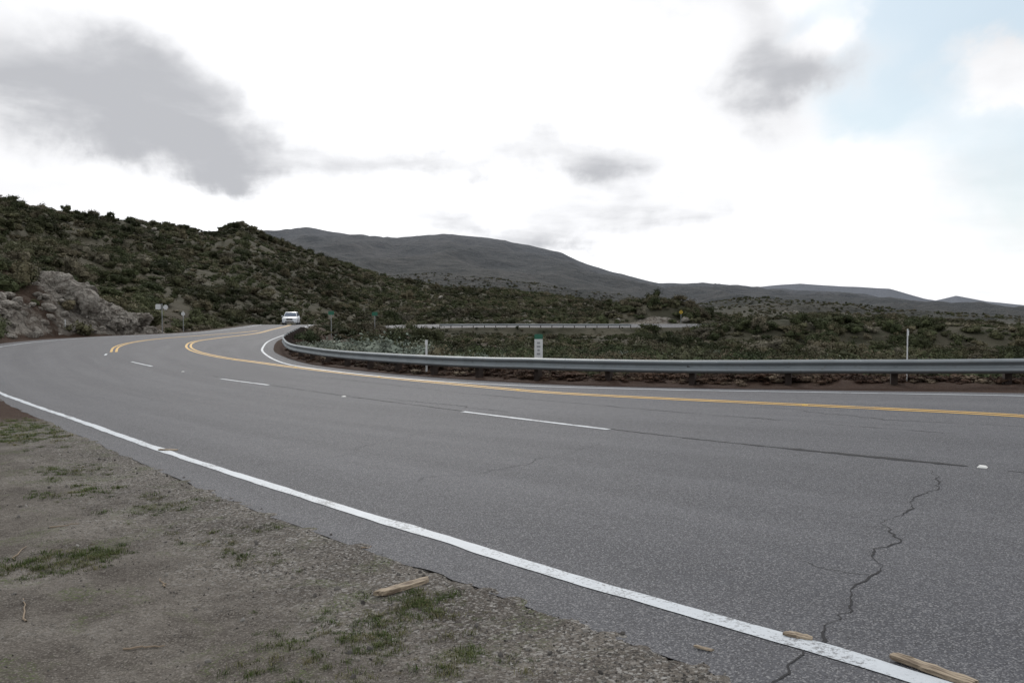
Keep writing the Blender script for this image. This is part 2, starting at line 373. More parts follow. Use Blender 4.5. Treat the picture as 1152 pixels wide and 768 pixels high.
def leafmat(name,stops,var=.5):
    m,n,b=mat(name)
    oi=n.new('ShaderNodeObjectInfo').outputs['Random'];isl=n.new('ShaderNodeNewGeometry')
    cr=n.new('ShaderNodeValToRGB');n.l.new(oi,cr.inputs[0]);e=cr.color_ramp
    while len(e.elements)<len(stops): e.elements.new(.5)
    for el,(p,c) in zip(e.elements,stops): el.position=p;el.color=(*c,1)
    k=n.M('MULTIPLY_ADD',isl.outputs['Random Per Island'],var*2,1-var)
    pn=n.noise(isl.outputs['Position'],.035,3,.6)
    k=n.M('MULTIPLY',k,n.M('MULTIPLY_ADD',n.ss(.35,.65,pn),.75,.62))
    mm=n.new('ShaderNodeVectorMath',operation='SCALE');n.l.new(cr.outputs[0],mm.inputs[0]);n.l.new(k,mm.inputs['Scale'])
    n.l.new(mm.outputs[0],b.inputs['Base Color']);b.inputs['Roughness'].default_value=.85;b.inputs['Specular IOR Level'].default_value=.08
    return m
m_far=leafmat('chaparral_leaves',[(0,(.034,.041,.020)),(.35,(.054,.060,.030)),(.6,(.074,.073,.042)),(.85,(.095,.082,.053)),(1,(.130,.120,.09))],.4)
m_near=leafmat('brush_leaves',[(0,(.040,.052,.026)),(.4,(.062,.073,.038)),(.7,(.084,.082,.050)),(1,(.12,.098,.068))],.5)
m_sage=leafmat('sage_leaves',[(0,(.15,.175,.145)),(.5,(.20,.225,.185)),(1,(.14,.15,.105))],.4)
m_twig=simple('twig_bark',(.07,.05,.038),.9)
def bush(name,nl,ls,seed,m,stretch=(1,1,.75),lobes=7,twigs=0,core=True):
    R=np.random.default_rng(seed)
    L=[(R.uniform(-.5,.5),R.uniform(-.5,.5),R.uniform(.2,.75),R.uniform(.2,.42)) for _ in range(lobes)]
    V=[];F=[];MI=[]
    for i in range(nl):
        lx,ly,lz,lr=L[R.integers(lobes)]
        d=R.normal(size=3);d/=np.linalg.norm(d);d[2]=abs(d[2])*1.0 if R.random()<.7 else d[2]
        rr=lr*(R.uniform(.6,1.12) if R.random()<.9 else R.uniform(1.1,1.5))
        c=np.array([lx,ly,lz])+d*rr
        if c[2]<.02: c[2]=R.uniform(.02,.2)
        a=R.normal(size=3);a/=np.linalg.norm(a);bb=np.cross(a,d+R.normal(size=3)*.5);bb/=np.linalg.norm(bb)+1e-6
        s=ls*R.uniform(.6,1.4);k=len(V)
        for (p,q) in ((-1,0),(0,-.6),(1,0),(0,.6)): 
            v=(c+a*p*s+bb*q*s)*np.array(stretch);V.append(v)
        F.append((k,k+1,k+2,k+3));MI.append(0)
    if core:
        for (lx,ly,lz,lr) in L:
            bm=bmesh.new();bmesh.ops.create_icosphere(bm,subdivisions=1,radius=lr*.72)
            k=len(V)
            for v in bm.verts: V.append((np.array(v.co)*(1+R.uniform(-.25,.25))+np.array([lx,ly,lz]))*np.array(stretch))
            for f in bm.faces: F.append([k+v.index for v in f.verts]);MI.append(0)
            bm.free()
    for t in range(twigs):
        a=R.uniform(0,6.28);p0=np.array([0,0,0.]);p1=np.array([math.cos(a)*R.uniform(.3,.8),math.sin(a)*R.uniform(.3,.8),R.uniform(.6,1.15)])*np.array(stretch)
        w=.012;k=len(V);V+= [p0+[w,0,0],p0-[w,0,0],p1];F.append((k,k+1,k+2));MI.append(1)
    ob=mesh_obj(name,V,F,m,link=False);ob.data.materials.append(m_twig)
    ob.data.polygons.foreach_set('material_index',MI);return ob
far_b=[bush('chaparral_shrub',190,.085,100+i,m_far,(1,1,.62+.14*(i%3))) for i in range(7)]
large_b=[bush('scrub_oak',1100,.045,150+i,m_far,(1,1,.8+.12*(i%3)),12,8) for i in range(4)]
near_b=[bush('brush_shrub',1500,.042,200+i,m_near,(1,1,.7+.12*(i%3)),9,14) for i in range(5)]
sage_b=[bush('sage_shrub',1500,.038,300+i,m_sage,(1,1,.8),8,10) for i in range(3)]
def place(n_,r1,r2,p,az1=-44,az2=44):
    u=rng.random(n_);r=(r1**p+(r2**p-r1**p)*u)**(1/p);a=np.radians(rng.uniform(az1,az2,n_));return r*np.sin(a),r*np.cos(a)
RAIL=catmull([(26,14.2),(20,16.3),(15.5,17.7),(11.5,18.7),(8.9,19.5),(7,20.2),(5,21.0),(2.9,22.2),(.7,23.8),(-1.8,26.1),(-4.9,30.1),(-8.3,35.6),(-10.7,40.2),(-12.6,45.8),(-14.1,51),(-15.7,58.5),(-17.2,66),(-18.9,74)])
x1,y1=place(44000,58,480,1.75);x2,y2=place(26000,400,1700,1.0)
x=np.r_[x1,x2];y=np.r_[y1,y2]
z,rk,sd=terr(x,y,True);r=np.hypot(x,y)
pt=fbm(x,y,28,3,15)
keep=(sd>1.8)&((rk<.3)|(rng.random(len(x))<.2))&(pt>-.40+.15*rng.normal(size=len(x)))
x,y,z,r,sd=[a[keep] for a in (x,y,z,r,sd)]
s=rng.uniform(.5,1.5,len(x))**1.3*np.interp(r,[60,150,500,1500],[.85,1.0,1.4,2.8])
pxs=576+930*x/y
# low growth in the dip below the far road
lowz=(y>72)&(y<151)&(x/y>-.10)&(x/y<.157)
clump=fbm(x,y,16,2,91)>.18
large=(((rng.random(len(x))<.05)|(clump&(rng.random(len(x))<.18)))&(r<520)|((pxs<170)&(r<190)&(rng.random(len(x))<.28))|((np.hypot(x-31,y-176)<11)&(rng.random(len(x))<.4)))&~lowz
s=np.where(large,(1.3+.9*rng.random(len(x)))*np.interp(r,[60,400],[1,1.5]),s)
s=np.where(lowz,np.minimum(s,np.interp(y,[70,100,130,150],[1.1,.95,.7,.45])),s)
for nm,mk,ob in (('chaparral_brush',~large,far_b),('scrub_oak_thicket',large,large_b)):
    k=mk.sum();q=s[mk]
    scatter(nm,np.c_[x[mk],y[mk],z[mk]-.12*q],np.c_[q*rng.uniform(.8,1.35,k),q*rng.uniform(.8,1.35,k),q*rng.uniform(.65,1.25,k)],np.c_[rng.normal(0,.1,k),rng.normal(0,.1,k),rng.uniform(0,6.28,k)],ob)
x,y=place(7200,20,66,1.6);z,rk,sd=terr(x,y,True)
rk_=kdtree.KDTree(len(RAIL))
for i,p in enumerate(RAIL): rk_.insert((p[0],p[1],0),i)
rk_.balance();dr=np.array([rk_.find((a,c,0))[2] for a,c in zip(x,y)])
right=(np.interp(y,[10,40,50,60,80],[5,-12,-16,-18,-20])<x)
keep=(sd>1.2)&((dr>1.1+.9*rng.random(len(x)))|~right)&((rk<.3)|(rng.random(len(x))<.2))&(~((x>6)&(dr<2.4+rng.random(len(x)))))
x,y,z,sd,dr=[a[keep] for a in (x,y,z,sd,dr)]
s=rng.uniform(.35,1.05,len(x))*np.interp(np.hypot(x,y),[22,35,60],[.8,1.15,1.3])
s=np.where((dr<2.6),s*.65,s)
hi=(x/y<-.12)&(x>-15)&(y>44)&(rng.random(len(x))<.6);s=np.where(hi,s*1.75,s)
hl=(x<-34)&(rng.random(len(x))<.5);s=np.where(hl,s*1.5,s)
sg=(rng.random(len(x))<.10)|((x<-2)&(x>-13)&(y>29)&(y<56)&(dr<8)&(rng.random(len(x))<.8))
for nm,mk,ob in (('brush',~sg,near_b),('sage_brush',sg,sage_b)):
    k=mk.sum();ss_=s[mk]
    scatter(nm,np.c_[x[mk],y[mk],z[mk]-.06],np.c_[ss_*rng.uniform(.9,1.3,k),ss_*rng.uniform(.9,1.3,k),ss_*rng.uniform(.7,1.25,k)],np.c_[np.zeros(k),np.zeros(k),rng.uniform(0,6.28,k)],ob)
m_dry=leafmat('dry_litter_stems',[(0,(.026,.015,.011)),(.6,(.055,.032,.022)),(.9,(.08,.052,.036)),(1,(.16,.13,.095))],.5)
dry=[bush('dry_stalks',420,.06,400+i,m_dry,(1,1,.6),6,26,True) for i in range(3)]
NK=2200
RPp=resample(RAIL,.3);k_=rng.integers(0,len(RPp),NK);off_=rng.uniform(.35,2.8,NK)
tt=np.gradient(RPp,axis=0);tt/=np.hypot(tt[:,0],tt[:,1])[:,None];no=np.c_[tt[:,1],-tt[:,0]]
if no[20]@RPp[20]<0: no=-no
pp=RPp[k_]+no[k_]*off_[:,None]+rng.normal(0,.12,(NK,2));zz_,_,sd_=terr(pp[:,0],pp[:,1],True);kk=sd_>.15;pp=pp[kk];zz_=zz_[kk];off_=off_[kk];s=rng.uniform(.18,.5,len(pp))*np.interp(off_,[.3,1.4],[.5,1.1])
scatter('dry_litter',np.c_[pp,zz_-.03],np.c_[s*1.5,s*1.5,s],np.c_[0*s,0*s,rng.uniform(0,6.28,len(s))],dry)
def rockmesh(name,seed,m,sub=3,amp=.35):
    bm=bmesh.new();bmesh.ops.create_icosphere(bm,subdivisions=sub,radius=1)
    for v in bm.verts:
        p=v.co*1.1+Vector((seed*3.1,seed,0))
        rg=1-abs(mnoise.noise(p*2.2))*2.2
        d=mnoise.noise(p)*amp*1.1+mnoise.cell(p*1.3)*amp*.3+rg*amp*.28+mnoise.noise(p*8)*amp*.15
        v.co=v.co*(1+d);v.co.z*=.7
    me=bpy.data.meshes.new(name);bm.to_mesh(me);bm.free();me.materials.append(m)
    return bpy.data.objects.new(name,me)
m_bo,n,b=mat('weathered_granite');g=n.new('ShaderNodeNewGeometry').outputs['Position']
c=n.mix(n.ss(.35,.62,n.noise(g,1.3,6,.7,.5)),(.13,.11,.09),(.36,.335,.295));c=n.mix(n.M('MULTIPLY',n.ss(.48,.64,n.noise(g,5,5,.75)),.7),c,(.06,.05,.04))
n.put(b.inputs['Base Color'],c);b.inputs['Roughness'].default_value=.9;n.put(b.inputs['Normal'],n.bump(n.noise(g,3,6,.7),1,.4))
bl=[rockmesh('boulder',i,m_bo,2) for i in range(4)]
x,y=place(700,150,900,1.3);z,rk,sd=terr(x,y,True);k=(sd>3)&(fbm(x,y,60,3,44)>.05);x,y,z=x[k],y[k],z[k]
s=rng.uniform(.35,1.0,len(x))**1.4*np.interp(np.hypot(x,y),[150,900],[.9,2.0])
scatter('boulders',np.c_[x,y,z+.5*s],np.c_[s*rng.uniform(.8,1.6,len(s)),s,s*rng.uniform(.7,1.2,len(s))],np.c_[rng.normal(0,.3,len(s)),rng.normal(0,.3,len(s)),rng.uniform(0,6.28,len(s))],bl)
for (x,y,sx,sy,sz,sd_) in ((-36.9,71.6,1.7,1.5,2.7,1),(-35.0,73.4,1.6,1.2,1.8,2),(-39.0,70.6,1.5,1.6,2.2,3),(-33.6,75.6,1.3,1.0,1.0,7),(-39.2,60.5,1.6,2.0,1.2,4),(-38.6,54.5,1.8,2.2,1.4,5),(-34.6,76,1.0,1.0,.7,6),(-40.5,57.5,1.6,1.8,1.4,9)):
    o=rockmesh('rock_outcrop',sd_*2.7,m_bo,5,.6);COL.objects.link(o);o.location=(x,y,float(terr([x],[y])[0])-sz*.15);o.scale=(sx,sy,sz);o.rotation_euler=(.1*sd_%.4,-.15,sd_)
x,y=place(1000,44,84,1.5,-38,-20);z,rk,sd=terr(x,y,True);k=(rk>.25)&(sd>1.0);x,y,z=x[k],y[k],z[k];s=rng.uniform(.12,.6,len(x))**1.4
scatter('cut_bank_rocks',np.c_[x,y,z+.1*s],np.c_[s*rng.uniform(.8,1.5,len(s)),s,s],rng.uniform(0,6.28,(len(s),3))*np.array([.1,.1,1]),bl)
m_pb=leafmat('pebble_stone',[(0,(.07,.065,.06)),(.4,(.15,.14,.13)),(.8,(.25,.235,.215)),(1,(.38,.365,.34))],.1)
pb=[rockmesh('pebble',20+i,m_pb,1,.4) for i in range(4)]
x,y=place(46000,2.6,13,1.2,-48,30);z,rk,sd=terr(x,y,True)
k=(sd>-.10)&((rng.random(len(x))<np.interp(sd,[-.10,0,.25,.9,2.2],[.4,1,1,.5,.16])));x,y,z=x[k],y[k],z[k]
s=.0022+.0055*rng.random(len(x))**3+.012*(rng.random(len(x))<.012)
scatter('gravel',np.c_[x,y,z+s*.2],np.c_[s*1.2,s,s],rng.uniform(0,6.28,(len(s),3)),pb)
m_gs=leafmat('grass_blades',[(0,(.065,.100,.03)),(.6,(.11,.135,.05)),(1,(.20,.18,.10))],.4)
def tuft(seed):
    R=np.random.default_rng(seed);V=[];F=[]
    for i in range(60):
        a=R.uniform(0,6.28);r0=R.uniform(0,.06);h=R.uniform(.005,.022);ln=R.uniform(.006,.028);w=R.uniform(.0008,.002)
        bx,by=r0*math.cos(a*3),r0*math.sin(a*3);k=len(V);dx,dy=math.cos(a),math.sin(a)
        V+=[(bx-dy*w,by+dx*w,0),(bx+dy*w,by-dx*w,0),(bx+dx*ln*.4+dy*w*.7,by+dy*ln*.4-dx*w*.7,h*.75),(bx+dx*ln*.4-dy*w*.7,by+dy*ln*.4+dx*w*.7,h*.75),(bx+dx*ln,by+dy*ln,h)]
        F+=[(k,k+1,k+2,k+3),(k+3,k+2,k+4)]
    return mesh_obj('grass_tuft',V,F,m_gs,link=False)
tf=[tuft(i) for i in range(6)]
C=[(-3.3,5.75,.20,110),(-3.05,6.05,.10,50),(-7.9,13.4,.7,260),(-8.8,14.7,.8,240),(-5.3,9.8,.25,40),(-.48,4.75,.14,90),(-.9,4.35,.2,60),(-1.9,5.9,.15,20),(-3.2,7.6,.2,30),(-.25,3.95,.15,40),(-2.3,6.6,.2,20),(-4.4,8.3,.3,40),(-1.0,3.8,.2,40),(-.65,4.1,.1,30)]
xs=[];ys=[]
for cx,cy,s_,k in C: xs+=list(cx+rng.normal(0,s_,k));ys+=list(cy+rng.normal(0,s_,k))
a,c_=place(130,2.6,20,1.2,-48,25);xs=np.r_[xs,a];ys=np.r_[ys,c_]
z,rk,sd=terr(xs,ys,True);k=(sd>.12)&(xs<3);xs,ys,z=xs[k],ys[k],z[k];s=rng.uniform(.4,1.3,len(xs))*np.interp(np.hypot(xs,ys),[5,14],[1,1.5])
scatter('grass',np.c_[xs,ys,z-.002],np.c_[s,s,s],np.c_[0*s,0*s,rng.uniform(0,6.28,len(s))],tf)

# ---------------------------------------------------------------- guardrail
m_gal,n,b=mat('galvanised_steel');g=n.new('ShaderNodeNewGeometry').outputs['Position']
c=n.mix(n.noise(g,1.5,5,.65),(.15,.17,.18),(.27,.295,.31));c=n.mix(n.M('MULTIPLY',n.ss(.56,.75,n.noise(g,6,5,.7)),.6),c,(.11,.095,.08))
n.put(b.inputs['Base Color'],c);b.inputs['Metallic'].default_value=.4;b.inputs['Roughness'].default_value=.55
m_post=simple('weathered_timber',(.032,.022,.018),.9,0,.45,9)
gr_=empty('guardrail')
RP=resample(RAIL,.3)
t=np.gradient(RP,axis=0);t/=np.hypot(t[:,0],t[:,1])[:,None]
nn=np.c_[-t[:,1],t[:,0]]
if nn[10]@(-RP[10])<0: nn=-nn
prof=[(-.004,.712),(.016,.708),(.05,.685),(.082,.672),(.084,.632),(.05,.605),(.006,.572),(.004,.532),(.05,.497),(.082,.470),(.084,.430),(.05,.405),(.016,.378),(-.004,.372)]
V=[];F=[]
zs=zr(RP[:,0],RP[:,1])-.04
wob=fbm(np.arange(len(RP))*.3,np.zeros(len(RP)),4,3,55)*.035
for i,p in enumerate(RP):
    for (o,h) in prof: V.append((p[0]+nn[i,0]*(o+wob[i]),p[1]+nn[i,1]*(o+wob[i]),zs[i]+h+wob[i]*.5))
m_=len(prof)
for i in range(len(RP)-1):
    for k in range(m_-1): a=i*m_+k;F.append((a,a+1,a+m_+1,a+m_))
mesh_obj('beam',V,F,m_gal,gr_,True)
V=[];F=[]
for i in range(9,len(RP)-2,13):
    for j in (0,1):
        for (o,h) in prof: V.append((RP[i+j,0]+nn[i+j,0]*(o+wob[i+j]+.005),RP[i+j,1]+nn[i+j,1]*(o+wob[i+j]+.005),zs[i+j]+h+wob[i+j]*.5))
    k0=len(V)-2*m_
    for k in range(m_-1): F.append((k0+k,k0+k+1,k0+k+m_+1,k0+k+m_))
mesh_obj('splices',V,F,m_gal,gr_,True)
def box(V,F,c,ax,ay,hx,hy,z0,z1):
    k=len(V)
    for z in (z0,z1):
        for sx,sy in ((-1,-1),(1,-1),(1,1),(-1,1)):
            V.append((c[0]+ax[0]*hx*sx+ay[0]*hy*sy,c[1]+ax[1]*hx*sx+ay[1]*hy*sy,z))
    F+=[(k,k+3,k+2,k+1),(k+4,k+5,k+6,k+7)]+[(k+i,k+(i+1)%4,k+4+(i+1)%4,k+4+i) for i in range(4)]
V=[];F=[];V2=[];F2=[]
for i in range(3,len(RP),8):
    p=RP[i];q=p-nn[i]*.30;b_=p-nn[i]*.1
    box(V,F,q,t[i],nn[i],.075,.098,zs[i]-.9,zs[i]+.66);box(V,F,b_,t[i],nn[i],.07,.09,zs[i]+.40,zs[i]+.66)
    e=p+nn[i]*(.012+wob[i]);box(V2,F2,e,t[i],nn[i],.02,.012,zs[i]+.54,zs[i]+.565)
mesh_obj('posts',V,F,m_post,gr_);mesh_obj('bolts',V2,F2,m_gal,gr_)
g2=empty('guardrail');V=[];F=[];FR=resample(FE[int(20.6*40):int(23.0*40)]+np.array([0,-.7]),2)
for i,p in enumerate(FR):
    z_=float(zr(*p))
    for h in (.69,.55,.39): V.append((p[0],p[1]-(.06 if h==.55 else 0),z_+h))
for i in range(len(FR)-1):
    for k in (0,1): a=i*3+k;F.append((a,a+1,a+4,a+3))
mesh_obj('beam',V,F,m_gal,g2)
V=[];F=[]
for p in FR: box(V,F,(p[0],p[1]+.15),(1,0),(0,1),.07,.09,float(zr(*p))-.9,float(zr(*p))+.68)
mesh_obj('posts',V,F,m_post,g2)

# ---------------------------------------------------------------- signs / posts
m_sw=simple('sign_white',(.60,.61,.61),.45,0,.08);m_sg=simple('sign_green',(.02,.12,.075),.4,0,.05);m_sy=simple('sign_yellow',(.45,.30,.03),.4,0,.05)
m_st=simple('sign_steel',(.3,.31,.32),.5,.5);m_dk=simple('sign_dark',(.03,.03,.03),.6)
def panel(parent,name,w,h,z,m,y=-.03,th=.006,x=0,r=.0,rot=0):
    bm=bmesh.new();bmesh.ops.create_cube(bm,size=1)
    for v in bm.verts: v.co=Vector((v.co.x*w,v.co.y*th,v.co.z*h))
    es=[e for e in bm.edges if abs(e.verts[0].co.x-e.verts[1].co.x)<1e-6 and abs(e.verts[0].co.z-e.verts[1].co.z)<1e-6]
    if r: bmesh.ops.bevel(bm,geom=es,offset=r,segments=4,affect='EDGES')
    me=bpy.data.meshes.new(name);bm.to_mesh(me);bm.free();me.materials.append(m);o=bpy.data.objects.new(name,me);COL.objects.link(o);o.parent=parent;o.location=(x,y,z);o.rotation_euler=(0,rot,0);return o
def post(parent,h,w=.05,m=m_st,below=.4):
    V=[];F=[];box(V,F,(0,0),(1,0),(0,1),w/2,w*.35,-below,h);return mesh_obj('post',V,F,m,parent)
def stand(name,x,y,rz=0,z=None):
    return empty(name,(x,y,float(terr([x],[y])[0]) if z is None else z),rz)
s=stand('postmile_marker',.80,24.9);gz=s.location.z
zt=1.6-30*24.9/930-gz
post(s,zt-.02,.06,m_sw);panel(s,'plate',.25,.62,zt-.33,m_sw,r=.02);panel(s,'green_top',.25,.15,zt+.04,m_sg,-.034,.006,r=.015)
for i,(w_,dz) in enumerate(((.09,-.15),(.11,-.26),(.07,-.37),(.10,-.48))): panel(s,'faded_figure',w_,.06,zt+dz,m_st,-.036,.004)
def delin(x,y,h,w=.09):
    s=stand('delineator_post',x,y);post(s,h,w*.7,m_sw);panel(s,'reflector',w,.16,h-.1,m_sw,-.03,r=.015);return s
delin(-2.9,28.0,1.15);delin(9.55,19.95,1.28,.035);delin(-14.2,60,1.0);delin(-10.5,47,1.0);delin(-36.2,67,.7)
s=stand('road_sign',-33.0,78);zc=1.6+5*78/930-s.location.z
post(s,zc+.3,.07);panel(s,'plate',.5,.5,zc,m_sw,r=.04,x=-.35);panel(s,'plate_2',.45,.45,zc-.05,m_sw,r=.1,x=.35);panel(s,'brace',1.2,.05,zc-.05,m_st,-.01,.01)
s=stand('road_sign',-32.0,80.5);zc=1.6-3*80/930-s.location.z
post(s,zc+.2,.06);panel(s,'plate',.36,.5,zc,m_sw,r=.12)
for x,y,py in ((-18.8,86,352),(-14.6,88,353)):
    s=stand('road_sign',x,y);zc=1.6+(350-py)*y/930-s.location.z;post(s,zc+.15,.06);panel(s,'plate',.6,.4,zc,m_sg,r=.03)
s=stand('curve_warning_sign',33.2,162.5);zc=1.6-1*160/930-s.location.z
post(s,zc+.3,.08);panel(s,'plate',.62,.62,zc,m_sy,-.05,.01,r=.05,rot=math.pi/4);panel(s,'arrow',.1,.35,zc,m_dk,-.06,.006)

# ---------------------------------------------------------------- car
m_body=simple('car_paint_white',(.62,.65,.68),.3,0,.02,8,.6);m_gl=simple('car_glass',(.05,.08,.13),.08,0,.05,8,.8);m_ty=simple('tyre_rubber',(.02,.02,.02),.85);m_tr=simple('car_trim',(.03,.03,.032),.5);m_hl,n,b=mat('headlamp_lens')
b.inputs['Base Color'].default_value=(.85,.87,.9,1);b.inputs['Roughness'].default_value=.1
m_rim=simple('wheel_alloy',(.4,.4,.42),.3,.8)
cx,cy=-28.7,107.5
car=empty('suv_car',(cx,cy,float(zr(cx,cy))+.006),0.16)
def loft(name,secs,m,cap=True):
    V=[];F=[];k=len(secs[0])
    for s_ in secs: V+=s_
    for i in range(len(secs)-1):
        for j in range(k): a=i*k+j;b2=i*k+(j+1)%k;F.append((a,b2,b2+k,a+k))
    F.append(tuple(range(k))[::-1]);F.append(tuple(range((len(secs)-1)*k,len(secs)*k)))
    o=mesh_obj(name,V,F,m,car,True);bm=bmesh.new();bm.from_mesh(o.data);bmesh.ops.recalc_face_normals(bm,faces=bm.faces);bm.to_mesh(o.data);bm.free()
    md=o.modifiers.new('b','BEVEL');md.width=.03;md.segments=2;md.limit_method='ANGLE';return o
def sec(y,w,zb,zt,r=.12): return [(-w+.05,y,zb),(w-.05,y,zb),(w,y,zb+.15),(w,y,zt-r),(w-r,y,zt),(-w+r,y,zt),(-w,y,zt-r),(-w,y,zb+.15)]
loft('body',[sec(-2.3,.78,.38,.78),sec(-2.22,.90,.26,.92),sec(-1.9,.95,.24,.99),sec(-1.1,.96,.24,1.05),sec(0,.96,.24,1.06),sec(1.6,.96,.24,1.06),sec(2.15,.93,.28,1.04),sec(2.3,.86,.36,.9)],m_body)
def cab(y,w,zt,wt): return [(-w,y,1.03),(w,y,1.03),(wt,y,zt),(-wt,y,zt)]
loft('cabin',[cab(-1.15,.86,1.06,.85),cab(-.45,.86,1.58,.68),cab(-.2,.86,1.66,.68),cab(1.3,.86,1.66,.68),cab(1.9,.84,1.5,.68),cab(2.15,.82,1.06,.8)],m_body)
def quad(name,v,m): 
    o=mesh_obj(name,v,[(0,1,2,3)],m,car);md=o.modifiers.new('s','SOLIDIFY');md.thickness=.012;md.offset=0;return o
quad('windscreen',[(-.76,-1.115,1.12),(.76,-1.115,1.12),(.62,-.51,1.56),(-.62,-.51,1.56)],m_gl)
quad('rear_window',[(-.72,2.13,1.14),(.72,2.13,1.14),(.62,1.93,1.46),(-.62,1.93,1.46)],m_gl)
for sx in (-1,1):
    for k,(a,b2,c2,d2) in enumerate(((-.85,.1,.1,-.4),(.18,1.0,1.0,.18),(1.08,1.8,1.55,1.08))):
        quad('side_window_%d'%k,[(sx*.868,a,1.12),(sx*.868,b2,1.12),(sx*.715,c2,1.56),(sx*.715,d2,1.56)],m_gl)
    panel(car,'headlamp',.36,.17,.80,m_hl,-2.27,.1,sx*.6,.05);panel(car,'mirror',.2,.15,1.12,m_body,-.75,.1,sx*1.04,.04)
    panel(car,'fog_lamp',.16,.1,.46,m_hl,-2.28,.05,sx*.62,.03)
    for y in (-1.42,1.42):
        bm=bmesh.new();bmesh.ops.create_cone(bm,cap_ends=True,segments=28,radius1=.36,radius2=.36,depth=.24)
        bmesh.ops.bevel(bm,geom=[e for e in bm.edges if len(e.link_faces)==2 and abs(e.verts[0].co.z-e.verts[1].co.z)<1e-5],offset=.03,segments=2,affect='EDGES')
        me=bpy.data.meshes.new('wheel');bm.to_mesh(me);bm.free();me.materials.append(m_ty);o=bpy.data.objects.new('wheel',me);COL.objects.link(o);o.parent=car;o.location=(sx*.86,y,.36);o.rotation_euler=(0,math.pi/2,0)
        bm=bmesh.new();bmesh.ops.create_cone(bm,cap_ends=True,segments=20,radius1=.22,radius2=.2,depth=.26);me=bpy.data.meshes.new('rim');bm.to_mesh(me);bm.free();me.materials.append(m_rim);o=bpy.data.objects.new('rim',me);COL.objects.link(o);o.parent=car;o.location=(sx*.86,y,.36);o.rotation_euler=(0,math.pi/2,0)
panel(car,'grille',.78,.2,.72,m_tr,-2.30,.05,0,.04);panel(car,'lower_intake',1.1,.14,.42,m_tr,-2.27,.06,0,.03);panel(car,'number_plate',.32,.14,.56,m_sw,-2.33,.02)

# ---------------------------------------------------------------- wood scraps and twigs
m_wd,n,b=mat('splintered_wood');g=n.new('ShaderNodeTexCoord').outputs['Object']
mp=n.new('ShaderNodeMapping');n.l.new(g,mp.inputs[0]);mp.inputs['Scale'].default_value=(4,60,60)
c=n.mix(n.ss(.35,.65,n.noise(mp.outputs[0],1,4,.7)),(.10,.072,.048),(.38,.31,.225));n.put(b.inputs['Base Color'],c);b.inputs['Roughness'].default_value=.85
def scrap(p,q,w,th,seed,name='wood_scrap'):
    p=np.array(p);q=np.array(q);c=(p+q)/2;L=np.hypot(*(q-p));a=math.atan2(*(q-p)[::-1]);R=random.Random(seed)
    V=[];F=[];N_=9
    for i in range(N_):
        x=-L/2+L*i/(N_-1);e=min(i,N_-1-i);k=(.7+.3*min(1,e/1.0))
        yl=-w/2*k*R.uniform(.8,1.12);yr=w/2*k*R.uniform(.8,1.12);xj=R.uniform(-.03,.03)*(L/.3)
        h=th*R.uniform(.75,1.1)
        V+=[(x+xj,yl,0),(x-xj,yr,0),(x-xj,yr*.9,h),(x+xj*.5,0,h*1.12),(x+xj,yl*.9,h)]
    for i in range(N_-1):
        for j in range(5): a0=i*5+j;b0=i*5+(j+1)%5;F.append((a0,b0,b0+5,a0+5))
    F.append((4,3,2,1,0));F.append(tuple((N_-1)*5+j for j in range(5)))
    o=mesh_obj(name,V,F,m_wd);z_=max(float(terr([c[0]],[c[1]])[0]),float(zr(*c)) if inside(np.array([c[0]]),np.array([c[1]]))[0] else -9)
    o.location=(c[0],c[1],z_+.006);o.rotation_euler=(0.03,0.02,a)
scrap((-.80,4.9),(-.53,5.2),.07,.028,1);scrap((1.40,4.17),(1.51,4.10),.05,.014,2);scrap((1.80,3.84),(2.02,3.55),.075,.018,3);scrap((-4.88,11.36),(-4.62,11.36),.06,.015,4);scrap((.9,4.03),(.98,3.98),.02,.008,6)
m_tw=simple('dry_twig',(.22,.17,.12),.9)
def twig(p,q,r,seed):
    R=random.Random(seed);V=[];F=[];N_=8
    for i in range(N_):
        t_=i/(N_-1);x=p[0]+(q[0]-p[0])*t_+R.uniform(-1,1)*.012;y=p[1]+(q[1]-p[1])*t_+R.uniform(-1,1)*.012
        z_=float(terr([x],[y])[0])+r*1.2;rr=r*(1-.5*t_)
        d=np.array(q)-np.array(p);d/=np.linalg.norm(d)
        for k in range(5):
            a=k*1.2566;V.append((x-d[1]*rr*math.cos(a),y+d[0]*rr*math.cos(a),z_+rr*math.sin(a)))
    for i in range(N_-1):
        for j in range(5): a0=i*5+j;b0=i*5+(j+1)%5;F.append((a0,b0,b0+5,a0+5))
    mesh_obj('twig',V,F,m_tw)
for k,(p,q) in enumerate((((-2.75,4.6),(-2.99,5.0)),((-2.01,4.22),(-1.82,4.27)),((-3.6,5.9),(-3.75,6.3)),((-1.1,6.0),(-.95,6.15)),((-2.2,5.2),(-2.3,5.35)),((-3.9,6.9),(-3.7,7.0)))): twig(p,q,.006,k)

